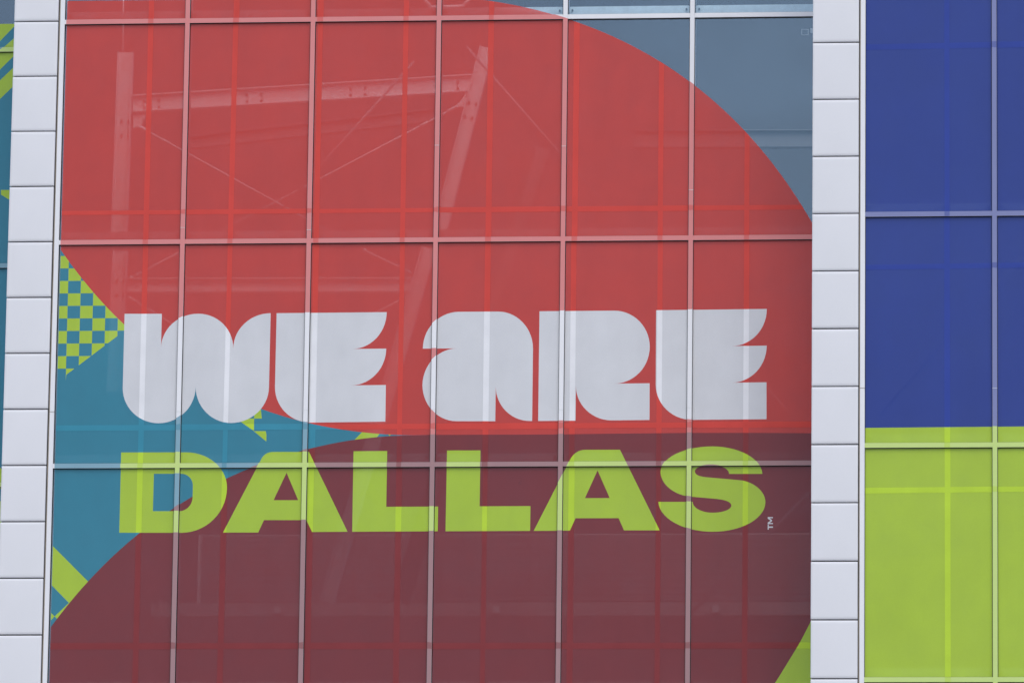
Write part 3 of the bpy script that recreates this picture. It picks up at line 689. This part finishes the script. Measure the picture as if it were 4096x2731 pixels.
def right_graphic():
    root = thing('window_graphic', 'plain blue over lime printed film right of the right column', 'window graphic', (11.0, -STEP_R, 11.4))
    xs = BAYS['right']['xs']
    sh = Sheet('right', xs[0] + CAP + 0.002, xs[-1] - CAP, 11.2, 22.3)
    (ax, az), (bx, bz) = RB['bound']
    sl = (bz - az) / (bx - ax)
    fz = lambda x: az + (x - ax) * sl
    sh.seg((sh.x0, fz(sh.x0)), (sh.x1, fz(sh.x1)))
    names = {('blue',): ('blue_field', 'deep blue upper field'), ('green',): ('lime_field', 'lime green lower field')}
    def classify(x, z):
        if not (sh.x0 < x < sh.x1 and sh.z0 < z < sh.z1): return None
        return (('blue',), 'blue') if z > fz(x) else (('green',), 'green')
    laps = [lap_segments('right', 'v', 10.543, 10.531, 0.029, 11.2, 22.3), lap_segments('right', 'v', 11.55, 11.55, 0.029, 11.2, 22.3),
            lap_segments('right', 'v', 12.56, 12.56, 0.029, 11.2, 22.3)]
    for (z0, z1), (w0, w1) in zip(RB['hs'], RB['hs2']):
        m0, m1 = (z0 + z1) / 2, (w0 + w1) / 2
        m0, m1 = m0 + (m1 - m0) * (xs[0] - 9.6) / 1.8, m0 + (m1 - m0) * (xs[-1] - 9.6) / 1.8
        laps.append(lap_segments('right', 'h', m0, m1, abs(z1 - z0) / 2, xs[0], xs[-1], 0.001))
    build_graphic('right', sh, classify, laps, root, names)

def left_graphic():
    root = thing('window_graphic', 'strip of teal film with lime diagonals at the left edge', 'window graphic', (-2.8, STEP_L, 11.4))
    xs = BAYS['left']['xs']
    sh = Sheet('left', -2.2, xs[-1] - CAP, 11.2, LB['top'])
    names = {('teal',): ('teal_field', None)}
    grn = []
    for i, q in enumerate(LB['green']):
        sh.poly(q)
        grn.append((bbox(q), q, ('grn', i)))
        names[('grn', i)] = ('lime_stripe', None)
    def classify(x, z):
        if not (sh.x0 < x < sh.x1 and sh.z0 < z < sh.z1): return None
        for bb, q, pk in grn:
            if bb[0] <= x <= bb[1] and bb[2] <= z <= bb[3] and inside(q, x, z): return pk, 'green'
        return ('teal',), 'teal'
    build_graphic('left', sh, classify, [], root, names)

middle_graphic()
right_graphic()
left_graphic()

# ------------------------------------------------------------------ steelwork behind the glass
Y1 = 3.0
def bolts(pts, y, parent):
    off = wloc(parent)
    for x, z in pts:
        link('bolt', ME_BOLT, parent, Vector((x, y, z)) - off)

def plate(name, pts, y, t, parent, mat):
    bm = bmesh.new()
    cx = sum(q[0] for q in pts) / len(pts)
    cz = sum(q[1] for q in pts) / len(pts)
    a = [bm.verts.new((q[0] - cx, 0, q[1] - cz)) for q in pts]
    e = [bm.verts.new((q[0] - cx, t, q[1] - cz)) for q in pts]
    bm.faces.new(a)
    bm.faces.new(e[::-1])
    for i in range(len(a)):
        j = (i + 1) % len(a)
        bm.faces.new((a[j], a[i], e[i], e[j]))
    bmesh.ops.recalc_face_normals(bm, faces=bm.faces[:])
    return link(name, finish(bm, name, mat), parent, Vector((cx, y, cz)) - wloc(parent))

def tie_rod(a, b, parent):
    r = rod('tie_rod', M_STEEL, a, b, Y1 - 0.03, 0.010, parent)
    A, B = Vector(a), Vector(b)
    for t0, t1, q in ((0.0, 0.05, 0.022), (0.13, 0.17, 0.016)):
        rod('turnbuckle', M_STEEL, A.lerp(B, t0), A.lerp(B, t1), Y1 - 0.03, q, parent)

fr = thing('steel_frame', 'pale bolted steel frame seen through the upper red film', 'steel frame', (0.6, Y1, 17.6))
po = i_beam('post', INN['post_up'][0], INN['post_up'][1], Y1, 0.19, 0.12, fr)
bolts(INN['bolts_post_up'], Y1 - 0.014, fr)
i_beam('beam', INN['beam_up'][0], INN['beam_up'][1], Y1, 0.215, 0.12, fr)
bolts(INN['bolts_beam_up'], Y1 - 0.014, fr)
i_beam('strut', INN['strut_up'][0], INN['strut_up'][1], Y1 - 0.07, 0.17, 0.12, fr)
bolts(INN['bolts_strut_up'], Y1 - 0.084, fr)
plate('gusset', INN['gus_up'], Y1 - 0.01, 0.012, fr, M_STEEL)
plate('gusset', INN['gus_st'], Y1 - 0.08, 0.012, fr, M_STEEL)
rod('hanger_rod', M_STEEL, INN['thin'][0], INN['thin'][1], Y1, 0.008, fr)
for a, b in INN['rods_up']: tie_rod(a, b, fr)

fl = thing('steel_frame', 'pale steel frame seen through the red film just above the white letters', 'steel frame', (0.6, Y1, 12.0))
i_beam('post', INN['post_lo'][0], INN['post_lo'][1], Y1, 0.175, 0.12, fl)
i_beam('beam', INN['beam_lo'][0], INN['beam_lo'][1], Y1, 0.175, 0.12, fl)
i_beam('strut', INN['strut_lo'][0], INN['strut_lo'][1], Y1 - 0.07, 0.17, 0.12, fl)
bolts(INN['bolts_beam_lo'], Y1 - 0.014, fl)
bolts(INN['bolts_post_lo'], Y1 - 0.014, fl)
for a, b in INN['rods_lo']: tie_rod(a, b, fl)

tag(i_beam('inclined_strut', INN['strut2'][0], INN['strut2'][1], 4.6, 0.22, 0.14, None, M_DARKSTEEL),
    'faint leaning steel strut deeper inside, right of the pale frames', 'steel strut')
tag(i_beam('ceiling_beam', INN['bar_ur'][0], INN['bar_ur'][1], 4.5, 0.22, 0.12, None, M_DARKSTEEL),
    'horizontal beam behind the bare blue glass at upper right', 'beam')
tag(i_beam('roof_beam', INN['bar2'][0], INN['bar2'][1], 4.4, 0.16, 0.12, None, M_DARKSTEEL),
    'dim sloping beam below the bolted beam behind the red film', 'beam')

cb = thing('cable_bracing', 'thin diagonal cables crossing behind the lettered film', 'cables', (4.5, 2.3, 12.0))
for a, b in INN['cab']: rod('cable', M_CABLE, a, b, 2.3, 0.016, cb)
cb = thing('cable_bracing', 'thin diagonal cables behind the blue and lime film', 'cables', (10.5, 2.0 - STEP_R, 12.0))
for a, b in INN['cabR']: rod('cable', M_CABLE, a, b, 2.0 - STEP_R, 0.016, cb)

yb = thing('hanger_bracket', 'small splayed steel bracket behind the film at the top edge', 'bracket', (3.8, 1.5, 20.2))
for a, b in INN['ybr']: rod('arm', M_STEEL, a, b, 1.5, 0.022, yb)

# far wall of horizontal boards, the floor edge in front of it, small boxes on that edge
wall = thing('siding_wall', 'dim wall of horizontal boards seen through the maroon film', 'wall', (4.5, 6.2, 13.6))
xs_ = [0.9] + INN['stud'] + [8.3, 8.95]
z1, z0 = INN['sidz']
rows = 10
for r in range(rows):
    zz1, zz0 = z1 + (z0 - z1) * r / rows, z1 + (z0 - z1) * (r + 1) / rows
    for i in range(len(xs_) - 1):
        box('siding_board', M_SIDING, xs_[i] + 0.006, xs_[i + 1] - 0.006, 6.2 + random.uniform(0, .004), 6.23, zz0 + 0.005, zz1, wall)
box('wall_backing', M_BOX, 0.85, 8.97, 6.24, 6.30, z0 - 0.02, z1 + 0.02, wall)
za, zb = INN['slab']
sl_ = tag(box('floor_edge', M_SLAB, 0.3, 8.97, 5.98, 6.19, zb, za), 'pale horizontal floor edge seen low through the maroon film', 'floor edge')
for i, ((x, z), nm) in enumerate(zip(INN['box'], ('left', 'middle', 'right'))):
    tag(box('junction_box', M_BOX, x - 0.043, x + 0.043, 5.90, 5.975, z - 0.043, z + 0.043, None, 0.004),
        'small square box on the floor edge, %s of three behind the maroon film' % (nm + 'most' if nm != 'middle' else 'middle one'), 'box', 'boxes on the floor edge')

bm = bmesh.new()
box_into(bm, -14, 22, 15.0, 15.4, 0, 26)
iw = tag(link('interior_wall', finish(bm, 'interior_wall', M_WALL)), 'dark wall deep inside behind the glass', 'wall')

# small fitting behind the bare glass beside the right column
(ax, az), (bx, bz) = INN['sign']
ft = thing('conduit_fitting', 'tiny pale square bracket and box behind the bare glass beside the right column', 'fitting', (ax, 0.8, az - 0.05))
for nm, (u0, u1, v0, v1) in (('bar', (-.035, .035, .03, .036)), ('bar', (-.035, .035, -.036, -.03)), ('bar', (-.041, -.035, -.036, .036)), ('bar', (.035, .041, -.036, .036)), ('box', (.065, .20, -.01, .045))):
    box(nm, M_BOX, ax + u0, ax + u1, 0.79, 0.81, az + v0, az + v1, ft)
